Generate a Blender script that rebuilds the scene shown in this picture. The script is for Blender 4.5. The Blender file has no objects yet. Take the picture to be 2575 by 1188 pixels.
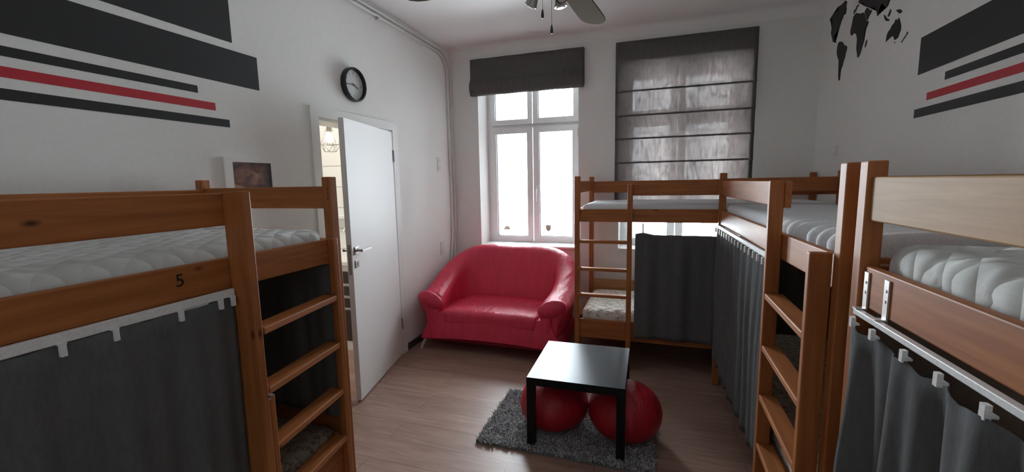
import bpy, bmesh, math, random
from mathutils import Vector, Matrix
random.seed(7)
scn = bpy.context.scene
COL = scn.collection
PI = math.pi
sin, cos = math.sin, math.cos

# ------------------------------------------------------------------ materials
def new_mat(name):
    m = bpy.data.materials.new(name); m.use_nodes = True
    nt = m.node_tree; b = nt.nodes['Principled BSDF']
    return m, nt, b
def N(nt, t, **kw):
    n = nt.nodes.new(t)
    for k, v in kw.items():
        if k in n.inputs: n.inputs[k].default_value = v
        else: setattr(n, k, v)
    return n
def L(nt, a, b): nt.links.new(a, b)
def ramp(nt, fac, stops):
    r = nt.nodes.new('ShaderNodeValToRGB')
    e = r.color_ramp.elements
    while len(e) < len(stops): e.new(.5)
    for i, (p, c) in enumerate(stops):
        e[i].position = p; e[i].color = (*c, 1)
    L(nt, fac, r.inputs[0]); return r.outputs[0]
def bump(nt, b, height, strength=.3, dist=.01):
    n = N(nt, 'ShaderNodeBump'); n.inputs['Strength'].default_value = strength
    n.inputs['Distance'].default_value = dist
    L(nt, height, n.inputs['Height']); L(nt, n.outputs[0], b.inputs['Normal']); return n
def plain(name, c, rough=.5, metal=0, noise=0, nscale=200, spec=.5, coat=0, mott=.88):
    m, nt, b = new_mat(name)
    b.inputs['Base Color'].default_value = (*c, 1); b.inputs['Roughness'].default_value = rough
    b.inputs['Metallic'].default_value = metal; b.inputs['Specular IOR Level'].default_value = spec
    b.inputs['Coat Weight'].default_value = coat
    tc = N(nt, 'ShaderNodeTexCoord'); no = N(nt, 'ShaderNodeTexNoise', Scale=nscale, Detail=3.0)
    L(nt, tc.outputs['Object'], no.inputs['Vector'])
    c2 = tuple(min(1, x * mott) for x in c)
    L(nt, ramp(nt, no.outputs[0], [(.35, c2), (.65, c)]), b.inputs['Base Color'])
    if noise: bump(nt, b, no.outputs[0], noise, .003)
    return m
def wood(name, light, dark, rough=.42):
    m, nt, b = new_mat(name)
    uv = N(nt, 'ShaderNodeUVMap')
    mp = N(nt, 'ShaderNodeMapping'); mp.inputs['Scale'].default_value = (1.6, 22, 1)
    L(nt, uv.outputs[0], mp.inputs[0])
    no = N(nt, 'ShaderNodeTexNoise', Scale=1.6, Detail=6.0, Roughness=.6, Distortion=.5)
    L(nt, mp.outputs[0], no.inputs['Vector'])
    base = ramp(nt, no.outputs[0], [(.3, dark), (.7, light)])
    mp2 = N(nt, 'ShaderNodeMapping'); mp2.inputs['Scale'].default_value = (4.0, 8.5, 1)
    L(nt, uv.outputs[0], mp2.inputs[0])
    vo = N(nt, 'ShaderNodeTexVoronoi', Scale=1.0); L(nt, mp2.outputs[0], vo.inputs['Vector'])
    kn = ramp(nt, vo.outputs['Distance'], [(.02, (1, 1, 1)), (.095, (0, 0, 0))])
    mx = N(nt, 'ShaderNodeMix', data_type='RGBA'); L(nt, kn, mx.inputs[0]); L(nt, base, mx.inputs[6])
    mx.inputs[7].default_value = (dark[0] * .22, dark[1] * .18, dark[2] * .16, 1)
    L(nt, mx.outputs[2], b.inputs['Base Color'])
    b.inputs['Roughness'].default_value = rough; b.inputs['Specular IOR Level'].default_value = .35
    bump(nt, b, no.outputs[0], .12, .002)
    return m
M = {}
M['pine'] = wood('honey_pine', (.42, .150, .043), (.27, .082, .022), .5)
M['pine_pale'] = wood('pale_pine', (.44, .25, .105), (.31, .155, .058), .58)
M['wall'] = plain('white_wall_paint', (.82, .82, .80), .9, noise=.02, nscale=40, spec=.2, mott=.97)
M['ceil'] = plain('white_ceiling_paint', (.85, .85, .84), .9, spec=.2, mott=.98)
M['black_paint'] = plain('black_wall_paint', (.012, .012, .013), .55)
M['red_paint'] = plain('red_wall_paint', (.52, .02, .035), .55)
M['white_gloss'] = plain('white_lacquer', (.78, .78, .77), .5, spec=.3, mott=.98)
M['white_pvc'] = plain('white_plastic', (.80, .80, .80), .35)
M['grey_pvc'] = plain('grey_rubber_seal', (.16, .16, .17), .6)
M['satin'] = plain('satin_aluminium', (.80, .79, .77), .45, .6)
M['chrome'] = plain('chrome', (.75, .75, .75), .15, 1)
M['steel'] = plain('brushed_steel', (.42, .41, .40), .35, 1)
M['zinc'] = plain('zinc_bracket', (.72, .72, .70), .4, .7)
M['black_plastic'] = plain('black_plastic', (.012, .012, .012), .35)
M['black_lacquer'] = plain('black_brown_table_foil', (.010, .009, .009), .33, nscale=400, spec=.16)
M['black_lacquer'].node_tree.nodes['Principled BSDF'].inputs['Specular Tint'].default_value = (.74, .88, 1, 1)  # blue of the reflected sky put into the tabletop's reflection colour
M['clock_face'] = plain('clock_face', (.62, .64, .63), .5)
M['fan_blade'] = plain('fan_blade_taupe', (.17, .15, .125), .8, spec=0)
M['fan_metal'] = plain('fan_metal', (.40, .39, .37), .3, .9)
M['lamp_glass'] = plain('frosted_lamp_glass', (.85, .85, .83), .25)
M['dark_front'] = plain('dark_brown_drawer_front', (.035, .024, .020), .4)
M['baseboard'] = plain('dark_baseboard', (.07, .045, .035), .5)
M['sticker_brown'] = plain('sticker_brown', (.20, .12, .06), .6)
M['sticker_pale'] = plain('sticker_pale', (.62, .58, .46), .6)
M['pipe'] = plain('white_pipe_paint', (.72, .72, .71), .4)

def fabric(name, c, translucency=0, weave=900, stretch=(1, 1, .25)):
    m, nt, b = new_mat(name)
    tc = N(nt, 'ShaderNodeTexCoord'); mp = N(nt, 'ShaderNodeMapping'); mp.inputs['Scale'].default_value = stretch
    L(nt, tc.outputs['Object'], mp.inputs[0])
    no = N(nt, 'ShaderNodeTexNoise', Scale=weave, Detail=2.0); L(nt, mp.outputs[0], no.inputs['Vector'])
    no2 = N(nt, 'ShaderNodeTexNoise', Scale=weave * .09, Detail=4.0, Roughness=.7); L(nt, mp.outputs[0], no2.inputs['Vector'])
    ad = N(nt, 'ShaderNodeMath', operation='ADD'); L(nt, no.outputs[0], ad.inputs[0]); L(nt, no2.outputs[0], ad.inputs[1])
    hf = N(nt, 'ShaderNodeMath', operation='MULTIPLY'); L(nt, ad.outputs[0], hf.inputs[0]); hf.inputs[1].default_value = .5
    col = ramp(nt, hf.outputs[0], [(.38, tuple(x * .82 for x in c)), (.62, tuple(x * 1.1 for x in c))])
    L(nt, col, b.inputs['Base Color']); b.inputs['Roughness'].default_value = .95
    b.inputs['Specular IOR Level'].default_value = .15
    bump(nt, b, hf.outputs[0], .3, .002)
    if translucency:
        tr = N(nt, 'ShaderNodeBsdfTranslucent'); mx = N(nt, 'ShaderNodeMixShader')
        tcol = ramp(nt, hf.outputs[0], [(.40, (.40, .345, .335)), (.60, (.60, .525, .49))])
        L(nt, tcol, tr.inputs[0]); mx.inputs[0].default_value = translucency
        out = nt.nodes['Material Output']
        L(nt, b.outputs[0], mx.inputs[1]); L(nt, tr.outputs[0], mx.inputs[2])
        gap = N(nt, 'ShaderNodeBsdfTransparent'); mx2 = N(nt, 'ShaderNodeMixShader')   # light straight through the open weave
        f = N(nt, 'ShaderNodeMapRange'); f.inputs[1].default_value = .40; f.inputs[2].default_value = .62; f.inputs[3].default_value = .03; f.inputs[4].default_value = .105
        L(nt, hf.outputs[0], f.inputs[0]); L(nt, f.outputs[0], mx2.inputs[0])
        L(nt, mx.outputs[0], mx2.inputs[1]); L(nt, gap.outputs[0], mx2.inputs[2]); L(nt, mx2.outputs[0], out.inputs[0])
    return m
M['curtain'] = fabric('dark_grey_curtain_cloth', (.115, .115, .118))
M['blind'] = fabric('grey_blind_cloth', (.165, .158, .156), .24, 500)

def leather(name, c, rough):
    m, nt, b = new_mat(name)
    tc = N(nt, 'ShaderNodeTexCoord')
    vo = N(nt, 'ShaderNodeTexVoronoi', Scale=260.0); L(nt, tc.outputs['Object'], vo.inputs['Vector'])
    no = N(nt, 'ShaderNodeTexNoise', Scale=7.0, Detail=3.0); 
    mp = N(nt, 'ShaderNodeMapping'); mp.inputs['Scale'].default_value = (2.6, 1.2, .5)
    L(nt, tc.outputs['Object'], mp.inputs[0]); L(nt, mp.outputs[0], no.inputs['Vector'])
    mu = N(nt, 'ShaderNodeMath', operation='MULTIPLY_ADD'); L(nt, vo.outputs['Distance'], mu.inputs[0]); mu.inputs[1].default_value = .05
    L(nt, no.outputs[0], mu.inputs[2])
    L(nt, ramp(nt, no.outputs[0], [(.3, tuple(x * .85 for x in c)), (.7, c)]), b.inputs['Base Color'])
    b.inputs['Roughness'].default_value = rough; b.inputs['Specular IOR Level'].default_value = .5
    bump(nt, b, mu.outputs[0], .42, .035)
    return m
M['red_leather'] = leather('red_leather', (.70, .036, .09), .44)
M['red_pouf'] = leather('dark_red_vinyl', (.42, .008, .022), .42)

def quilted(name, c, sc=11, strength=.5, specks=None):
    m, nt, b = new_mat(name)
    tc = N(nt, 'ShaderNodeTexCoord'); 
    no = N(nt, 'ShaderNodeTexNoise', Scale=300.0); L(nt, tc.outputs['Object'], no.inputs['Vector'])
    b.inputs['Base Color'].default_value = (*c, 1); b.inputs['Roughness'].default_value = .9
    b.inputs['Specular IOR Level'].default_value = .2
    ws = []
    for a in (.9, -.9):       # two families of curved stitch lines
        mp = N(nt, 'ShaderNodeMapping'); mp.inputs['Rotation'].default_value = (0, 0, a); L(nt, tc.outputs['Object'], mp.inputs[0])
        wv = N(nt, 'ShaderNodeTexWave', Scale=sc * .40, Distortion=1.6, Detail=1.0); wv.inputs['Detail Scale'].default_value = 1.2
        L(nt, mp.outputs[0], wv.inputs['Vector']); ws.append(wv.outputs['Fac'])
    mu = N(nt, 'ShaderNodeMath', operation='MULTIPLY'); L(nt, ws[0], mu.inputs[0]); L(nt, ws[1], mu.inputs[1])
    pw = N(nt, 'ShaderNodeMath', operation='POWER'); L(nt, mu.outputs[0], pw.inputs[0]); pw.inputs[1].default_value = .45
    bump(nt, b, pw.outputs[0], strength, .025)
    if specks:
        v2 = N(nt, 'ShaderNodeTexNoise', Scale=26.0, Detail=3.0, Roughness=.6); L(nt, tc.outputs['Object'], v2.inputs['Vector'])
        L(nt, ramp(nt, v2.outputs[0], [(.50, c), (.58, specks), (.62, c)]), b.inputs['Base Color'])
    else:
        L(nt, ramp(nt, no.outputs[0], [(.3, tuple(x * .93 for x in c)), (.7, c)]), b.inputs['Base Color'])
    return m
M['quilt'] = quilted('white_quilted_ticking', (.66, .67, .65), 13, .38)
M['sheet'] = plain('white_cotton_sheet', (.72, .74, .77), .9, noise=.15, nscale=120, spec=.2)
M['floral_shaded'] = quilted('shaded_floral_ticking', (.26, .215, .17), 9, .35, (.10, .06, .04))  # darkened floral ticking: shade of the dim lower berth put into its colour
M['floral'] = quilted('floral_ticking', (.70, .69, .64), 9, .35, (.30, .22, .14))

def floor_mat():
    m, nt, b = new_mat('laminate_floor')
    tc = N(nt, 'ShaderNodeTexCoord')
    br = N(nt, 'ShaderNodeTexBrick', Scale=1.0); br.offset = .37
    br.inputs['Mortar Size'].default_value = .0012; br.inputs['Brick Width'].default_value = 1.28; br.inputs['Row Height'].default_value = .193
    br.inputs['Color1'].default_value = (0, 0, 0, 1); br.inputs['Color2'].default_value = (1, 1, 1, 1); br.inputs['Mortar'].default_value = (.5, .5, .5, 1)
    L(nt, tc.outputs['Object'], br.inputs['Vector'])
    mp = N(nt, 'ShaderNodeMapping'); mp.inputs['Scale'].default_value = (1.3, 14, 1); L(nt, tc.outputs['Object'], mp.inputs[0])
    off = N(nt, 'ShaderNodeVectorMath', operation='ADD'); L(nt, mp.outputs[0], off.inputs[0]); L(nt, br.outputs['Color'], off.inputs[1])
    no = N(nt, 'ShaderNodeTexNoise', Scale=2.2, Detail=6.0, Roughness=.65, Distortion=.8); L(nt, off.outputs[0], no.inputs['Vector'])
    c = ramp(nt, no.outputs[0], [(.25, (.245, .140, .104)), (.55, (.365, .232, .182)), (.8, (.445, .302, .246))])
    mx = N(nt, 'ShaderNodeMix', data_type='RGBA', blend_type='MULTIPLY'); mx.inputs[0].default_value = 1
    L(nt, c, mx.inputs[6]); L(nt, ramp(nt, br.outputs['Color'], [(0, (.86, .84, .83)), (1, (1, 1, 1))]), mx.inputs[7])
    mx2 = N(nt, 'ShaderNodeMix', data_type='RGBA'); L(nt, br.outputs['Fac'], mx2.inputs[0]); L(nt, mx.outputs[2], mx2.inputs[6]); mx2.inputs[7].default_value = (.06, .03, .02, 1)
    L(nt, mx2.outputs[2], b.inputs['Base Color']); b.inputs['Roughness'].default_value = .40
    bump(nt, b, no.outputs[0], .05, .002)
    return m
M['floor'] = floor_mat()
def tile_mat():
    m, nt, b = new_mat('white_wall_tiles')
    tc = N(nt, 'ShaderNodeTexCoord'); mp = N(nt, 'ShaderNodeMapping'); mp.inputs['Rotation'].default_value = (PI / 2, 0, 0)
    L(nt, tc.outputs['Object'], mp.inputs[0])
    br = N(nt, 'ShaderNodeTexBrick', Scale=1.0); br.offset = 0
    br.inputs['Mortar Size'].default_value = .004; br.inputs['Brick Width'].default_value = .6; br.inputs['Row Height'].default_value = .226
    br.inputs['Color1'].default_value = (.78, .78, .76, 1); br.inputs['Color2'].default_value = (.80, .80, .78, 1); br.inputs['Mortar'].default_value = (.36, .35, .34, 1)
    L(nt, mp.outputs[0], br.inputs['Vector']); L(nt, br.outputs['Color'], b.inputs['Base Color'])
    b.inputs['Roughness'].default_value = .2; return m
M['tile'] = tile_mat()
def glass_mat():
    m, nt, b = new_mat('window_glass'); nt.nodes.remove(b)
    t = N(nt, 'ShaderNodeBsdfTransparent'); g = N(nt, 'ShaderNodeBsdfGlossy', Roughness=.02)
    fr = N(nt, 'ShaderNodeFresnel', IOR=1.45); mx = N(nt, 'ShaderNodeMixShader')
    L(nt, fr.outputs[0], mx.inputs[0]); L(nt, t.outputs[0], mx.inputs[1]); L(nt, g.outputs[0], mx.inputs[2])
    L(nt, mx.outputs[0], nt.nodes['Material Output'].inputs[0]); return m
M['glass'] = glass_mat()
def art_mat():
    m, nt, b = new_mat('cloudy_dusk_print')
    tc = N(nt, 'ShaderNodeTexCoord'); mp = N(nt, 'ShaderNodeMapping'); mp.inputs['Scale'].default_value = (1, 3.2, 6.5); mp.inputs['Location'].default_value = (0, .3, .2)
    L(nt, tc.outputs['Object'], mp.inputs[0])
    no = N(nt, 'ShaderNodeTexNoise', Scale=2.2, Detail=5.0, Distortion=.6); L(nt, mp.outputs[0], no.inputs['Vector'])
    c = ramp(nt, no.outputs[0], [(.32, (.035, .03, .035)), (.48, (.17, .075, .055)), (.58, (.36, .19, .14)), (.72, (.46, .30, .24))])
    sp = N(nt, 'ShaderNodeSeparateXYZ'); L(nt, tc.outputs['Object'], sp.inputs[0])
    f = N(nt, 'ShaderNodeMapRange'); f.inputs[1].default_value = .0; f.inputs[2].default_value = .11; L(nt, sp.outputs[1], f.inputs[0])
    mx = N(nt, 'ShaderNodeMix', data_type='RGBA'); L(nt, f.outputs[0], mx.inputs[0]); L(nt, c, mx.inputs[6]); mx.inputs[7].default_value = (.03, .028, .032, 1)
    L(nt, mx.outputs[2], b.inputs['Base Color']); b.inputs['Roughness'].default_value = .6; return m
M['art'] = art_mat()
def emit(name, c, s):
    m, nt, b = new_mat(name)
    b.inputs['Base Color'].default_value = (*c, 1); b.inputs['Emission Color'].default_value = (*c, 1); b.inputs['Emission Strength'].default_value = s
    return m
M['bulb'] = emit('glowing_bulb', (1, .80, .52), 9)
def rug_mat():
    m, nt, b = new_mat('grey_shag_yarn')
    at = N(nt, 'ShaderNodeAttribute', attribute_name='tone')
    L(nt, ramp(nt, at.outputs['Fac'], [(0, (.07, .07, .072)), (.5, (.34, .34, .345)), (1, (.66, .66, .65))]), b.inputs['Base Color'])
    b.inputs['Roughness'].default_value = .8; b.inputs['Specular IOR Level'].default_value = .25; return m
M['rug'] = rug_mat()

# ------------------------------------------------------------------ geometry helpers
def link(o, parent=None):
    COL.objects.link(o)
    if parent: o.parent = parent
    return o
def empty(name, loc=(0, 0, 0), rz=0):
    o = bpy.data.objects.new(name, None); o.empty_display_size = .1
    o.location = loc; o.rotation_euler = (0, 0, rz); COL.objects.link(o); return o
def tag(o, label, cat, group=None, kind=None):
    o['label'] = label; o['category'] = cat
    if group: o['group'] = group
    if kind: o['kind'] = kind
    return o
def finish(name, bm, mat, parent=None, smooth=False, loc=(0, 0, 0)):
    me = bpy.data.meshes.new(name); bm.normal_update(); bm.to_mesh(me); bm.free()
    for m in (mat if isinstance(mat, (list, tuple)) else [mat]): me.materials.append(M[m])
    if smooth:
        for p in me.polygons: p.use_smooth = True
    o = bpy.data.objects.new(name, me); o.location = loc
    return link(o, parent)
def wood_uv(bm):
    uv = bm.loops.layers.uv.verify()
    ext = [max(v.co[i] for v in bm.verts) - min(v.co[i] for v in bm.verts) for i in range(3)]
    ax = ext.index(max(ext)); a, b = [i for i in range(3) if i != ax]
    ou, ov = random.uniform(0, 50), random.uniform(0, 50)
    for f in bm.faces:
        for l in f.loops:
            c = l.vert.co; l[uv].uv = (c[ax] + ou, c[a] * 1.0 + c[b] * 1.0 + ov)
def add_box(bm, x0, x1, y0, y1, z0, z1, mi=0):
    vs = [bm.verts.new(p) for p in ((x0, y0, z0), (x1, y0, z0), (x1, y1, z0), (x0, y1, z0), (x0, y0, z1), (x1, y0, z1), (x1, y1, z1), (x0, y1, z1))]
    for q in ((3, 2, 1, 0), (4, 5, 6, 7), (0, 1, 5, 4), (1, 2, 6, 5), (2, 3, 7, 6), (3, 0, 4, 7)):
        f = bm.faces.new([vs[i] for i in q]); f.material_index = mi
def box(name, mat, b, parent=None, bev=.0, seg=2):
    x0, x1, y0, y1, z0, z1 = b
    c = ((x0 + x1) / 2, (y0 + y1) / 2, (z0 + z1) / 2)
    bm = bmesh.new(); add_box(bm, x0 - c[0], x1 - c[0], y0 - c[1], y1 - c[1], z0 - c[2], z1 - c[2])
    if bev: bmesh.ops.bevel(bm, geom=bm.edges[:], offset=bev, segments=seg, affect='EDGES', profile=.5)
    wood_uv(bm)
    return finish(name, bm, mat, parent, loc=c)
def boxes(name, mat, bl, parent=None):
    bm = bmesh.new()
    for b in bl: add_box(bm, *b)
    wood_uv(bm)
    return finish(name, bm, mat, parent)
def struct(o): o['kind'] = 'structure'; return o
def add_cyl(bm, p0, p1, r0, r1=None, n=20, caps=True):
    r1 = r0 if r1 is None else r1
    p0, p1 = Vector(p0), Vector(p1); d = (p1 - p0).normalized()
    u = d.orthogonal().normalized(); w = d.cross(u)
    A = [bm.verts.new(p0 + r0 * (cos(2 * PI * i / n) * u + sin(2 * PI * i / n) * w)) for i in range(n)]
    B = [bm.verts.new(p1 + r1 * (cos(2 * PI * i / n) * u + sin(2 * PI * i / n) * w)) for i in range(n)]
    for i in range(n): bm.faces.new((A[i], A[(i + 1) % n], B[(i + 1) % n], B[i]))
    if caps: bm.faces.new(A[::-1]); bm.faces.new(B)
def add_tube(bm, pts, r, n=10):
    pts = [Vector(p) for p in pts]; rings = []
    u = None
    for i, p in enumerate(pts):
        d = (pts[min(i + 1, len(pts) - 1)] - pts[max(i - 1, 0)]).normalized()
        u = d.orthogonal().normalized() if u is None else (u - u.dot(d) * d).normalized()
        w = d.cross(u); rr = r[i] if isinstance(r, (list, tuple)) else r
        rings.append([bm.verts.new(p + rr * (cos(2 * PI * k / n) * u + sin(2 * PI * k / n) * w)) for k in range(n)])
    for A, B in zip(rings, rings[1:]):
        for k in range(n): bm.faces.new((A[k], A[(k + 1) % n], B[(k + 1) % n], B[k]))
    bm.faces.new(rings[0][::-1]); bm.faces.new(rings[-1])
def add_lathe(bm, prof, c=(0, 0, 0), n=32):
    rings = []
    for r, z in prof:
        rings.append([bm.verts.new((c[0] + r * cos(2 * PI * k / n), c[1] + r * sin(2 * PI * k / n), c[2] + z)) for k in range(n)])
    for A, B in zip(rings, rings[1:]):
        for k in range(n): bm.faces.new((A[k], A[(k + 1) % n], B[(k + 1) % n], B[k]))
    bm.faces.new(rings[0][::-1]); bm.faces.new(rings[-1])
def cyl(name, mat, p0, p1, r0, r1=None, parent=None, n=20):
    bm = bmesh.new(); add_cyl(bm, p0, p1, r0, r1, n); o = finish(name, bm, mat, parent); shade_auto(o); return o
def shade_auto(o, ang=40):
    me = o.data
    for p in me.polygons: p.use_smooth = True
    bm = bmesh.new(); bm.from_mesh(me)
    for e in bm.edges:
        if len(e.link_faces) == 2 and e.calc_face_angle(0) > math.radians(ang): e.smooth = False
    bm.to_mesh(me); bm.free()
def rounded(name, mat, b, r, cuts=(8, 8, 4), parent=None, fn=None):
    """a soft block: box with all edges rounded by r, its points then moved by fn(co, half)"""
    x0, x1, y0, y1, z0, z1 = b
    c = Vector(((x0 + x1) / 2, (y0 + y1) / 2, (z0 + z1) / 2)); h = Vector(((x1 - x0) / 2, (y1 - y0) / 2, (z1 - z0) / 2))
    bm = bmesh.new(); cache = {}
    def V(i, j, k):
        if (i, j, k) not in cache: cache[i, j, k] = bm.verts.new((-h.x + 2 * h.x * i / cuts[0], -h.y + 2 * h.y * j / cuts[1], -h.z + 2 * h.z * k / cuts[2]))
        return cache[i, j, k]
    nx, ny, nz = cuts
    for i in range(nx):
        for j in range(ny):
            bm.faces.new((V(i, j, 0), V(i, j + 1, 0), V(i + 1, j + 1, 0), V(i + 1, j, 0)))
            bm.faces.new((V(i, j, nz), V(i + 1, j, nz), V(i + 1, j + 1, nz), V(i, j + 1, nz)))
    for i in range(nx):
        for k in range(nz):
            bm.faces.new((V(i, 0, k), V(i + 1, 0, k), V(i + 1, 0, k + 1), V(i, 0, k + 1)))
            bm.faces.new((V(i, ny, k), V(i, ny, k + 1), V(i + 1, ny, k + 1), V(i + 1, ny, k)))
    for j in range(ny):
        for k in range(nz):
            bm.faces.new((V(0, j, k), V(0, j, k + 1), V(0, j + 1, k + 1), V(0, j + 1, k)))
            bm.faces.new((V(nx, j, k), V(nx, j + 1, k), V(nx, j + 1, k + 1), V(nx, j, k + 1)))
    for v in bm.verts:
        q = Vector([max(-h[i] + r, min(h[i] - r, v.co[i])) for i in range(3)])
        d = v.co - q
        if d.length > 1e-9: v.co = q + d.normalized() * r
        if fn: v.co = fn(v.co.copy(), h)
    return finish(name, bm, mat, parent, smooth=True, loc=c)
def prism(bm, pts, d):
    """outline in 3D, extruded by vector d"""
    d = Vector(d); A = [bm.verts.new(Vector(p)) for p in pts]; B = [bm.verts.new(Vector(p) + d) for p in pts]
    n = len(pts)
    for i in range(n): bm.faces.new((A[i], A[(i + 1) % n], B[(i + 1) % n], B[i]))
    f1 = bm.faces.new(A[::-1]); f2 = bm.faces.new(B)
    bmesh.ops.triangulate(bm, faces=[f1, f2])
def smoothmod(o, lv=2):
    m = o.modifiers.new('Subdivision', 'SUBSURF'); m.levels = lv; m.render_levels = lv; return o
# ------------------------------------------------------------------ room shell
XL, XR, YB, YF, ZC = -2.25, 1.36, 4.60, -.95, 3.09
DY0, DY1, DZ = 2.475, 3.36, 2.075            # doorway in the left wall
W1 = (-1.92, -.78); W2 = (-.36, .80); WZ0, WZ1 = .86, 2.74
FY = 4.88                                     # window frame plane
struct(box('floor', 'floor', (-4.7, XR + .2, YF - .2, 5.05, -.12, 0)))
struct(box('ceiling', 'ceil', (-4.7, XR + .2, YF - .2, 5.05, ZC, ZC + .15)))
struct(boxes('wall_left', 'wall', [(XL - .2, XL, YF, DY0, 0, ZC), (XL - .2, XL, DY1, YB, 0, ZC), (XL - .2, XL, DY0, DY1, DZ, ZC)]))
struct(box('wall_right', 'wall', (XR, XR + .2, YF, YB, 0, ZC)))
struct(box('wall_front', 'wall', (XL - .2, XR + .2, YF - .2, YF, 0, ZC)))
Y2 = 5.05
struct(boxes('wall_back', 'wall', [(-4.7, W1[0], YB, Y2, 0, ZC), (W1[1], W2[0], YB, Y2, 0, ZC), (W2[1], XR + .2, YB, Y2, 0, ZC),
    (W1[0], W1[1], YB, Y2, 0, WZ0), (W1[0], W1[1], YB, Y2, WZ1, ZC), (W2[0], W2[1], YB, Y2, 0, WZ0), (W2[0], W2[1], YB, Y2, WZ1, ZC)]))
# plaster cove where walls meet the ceiling
def cove(name, a, b, nrm, r=.09):
    a, b, nrm = Vector(a), Vector(b), Vector(nrm)
    bm = bmesh.new(); prof = [(0, 0)] + [(r - r * sin(t), -(r - r * cos(t))) for t in [PI / 2 * i / 8 for i in range(9)]]
    A = [bm.verts.new(a + nrm * u + Vector((0, 0, w))) for u, w in prof]; B = [bm.verts.new(b + nrm * u + Vector((0, 0, w))) for u, w in prof]
    n = len(prof)
    for i in range(n): bm.faces.new((A[i], A[(i + 1) % n], B[(i + 1) % n], B[i]))
    bm.faces.new(A[::-1]); bm.faces.new(B); bmesh.ops.recalc_face_normals(bm, faces=bm.faces[:])
    o = finish(name, bm, 'ceil'); shade_auto(o); return struct(o)
cove('trim_1', (XL + .002, YB - .001, ZC), (XR - .002, YB - .001, ZC), (0, -1, 0))
cove('trim_2', (XR - .001, YF, ZC), (XR - .001, YB, ZC), (-1, 0, 0))
struct(box('baseboard_left', 'baseboard', (XL, XL + .014, DY1 + .085, YB, 0, .065), bev=.003))
struct(box('baseboard_back', 'baseboard', (XL + .014, XR, YB - .014, YB, 0, .065), bev=.003))
struct(box('baseboard_right', 'baseboard', (XR - .014, XR, YF, YB - .014, 0, .065), bev=.003))
# kitchen beyond the doorway
KY = 3.85
struct(boxes('wall_kitchen', 'tile', [(-4.7, XL - .2, KY, KY + .12, 0, ZC)]))
struct(boxes('wall_kitchen_side', 'wall', [(-4.7, -4.55, YF, KY, 0, ZC), (-4.55, XL - .2, 1.0, 1.15, 0, ZC)]))

# ------------------------------------------------------------------ windows
def window(n, wx, sill_out):
    x0, x1 = wx
    r = empty('window_%d' % n, ((x0 + x1) / 2, FY, WZ0)); r['kind'] = 'structure'
    cx = (x0 + x1) / 2
    def b(name, mat, bb, par=r, bev=.004): 
        x0_, x1_, y0_, y1_, z0_, z1_ = bb
        return box(name, mat, (x0_ - cx, x1_ - cx, y0_ - FY, y1_ - FY, z0_ - WZ0, z1_ - WZ0), par, bev)
    def fr(name, bl, mat='white_pvc', par=r):
        bm = bmesh.new()
        for q in bl: add_box(bm, q[0] - cx, q[1] - cx, q[2] - FY, q[3] - FY, q[4] - WZ0, q[5] - WZ0)
        return finish(name, bm, mat, par)
    y0, y1 = FY, FY + .07
    fr('frame', [(x0, x0 + .055, y0, y1, WZ0, WZ1), (x1 - .055, x1, y0, y1, WZ0, WZ1), (x0 + .055, x1 - .055, y0, y1, WZ0, WZ0 + .04),
                 (x0 + .055, x1 - .055, y0, y1, WZ1 - .05, WZ1), (x0 + .055, x1 - .055, y0, y1, 2.215, 2.265)])
    mid = x0 + .565
    def sash(a, c, z0, z1, w):
        yy0, yy1 = FY - .022, FY + .05
        s = fr('sash', [(a, a + w, yy0, yy1, z0, z1), (c - w, c, yy0, yy1, z0, z1), (a + w, c - w, yy0, yy1, z0, z0 + w), (a + w, c - w, yy0, yy1, z1 - w, z1)])
        fr('pane', [(a + w - .006, c - w + .006, FY + .012, FY + .020, z0 + w - .006, z1 - w + .006)], 'glass', s)
        g = .006
        fr('seal', [(a + w, a + w + g, FY - .004, FY + .012, z0 + w, z1 - w), (c - w - g, c - w, FY - .004, FY + .012, z0 + w, z1 - w),
                    (a + w + g, c - w - g, FY - .004, FY + .012, z0 + w, z0 + w + g)], 'grey_pvc', s)
        return s
    sl = sash(x0 + .045, mid - .004, WZ0 + .028, 2.228, .068)
    sr = sash(mid + .004, x1 - .045, WZ0 + .028, 2.228, .068)
    sash(x0 + .045, mid - .004, 2.262, WZ1 - .04, .058)
    sash(mid + .004, x1 - .045, 2.262, WZ1 - .04, .058)
    h = b('handle_plate', 'white_pvc', (mid + .022, mid + .050, FY - .032, FY - .022, 1.44, 1.56))
    b('handle', 'white_pvc', (mid + .026, mid + .046, FY - .062, FY - .045, 1.37, 1.51), bev=.006)
    b('handle', 'white_pvc', (mid + .028, mid + .044, FY - .05, FY - .028, 1.488, 1.51), bev=.003)
    for hz in (.98, 2.10):
        b('hinge', 'white_pvc', (x1 - .060, x1 - .038, FY - .034, FY - .020, hz, hz + .09))
    b('window_sill', 'white_gloss', (x0 + .001, x1 - .001, YB - sill_out, FY - .001, WZ0 + .001, WZ0 + .026), bev=.006)
    return r
window(1, W1, .05); window(2, W2, .04)
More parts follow.
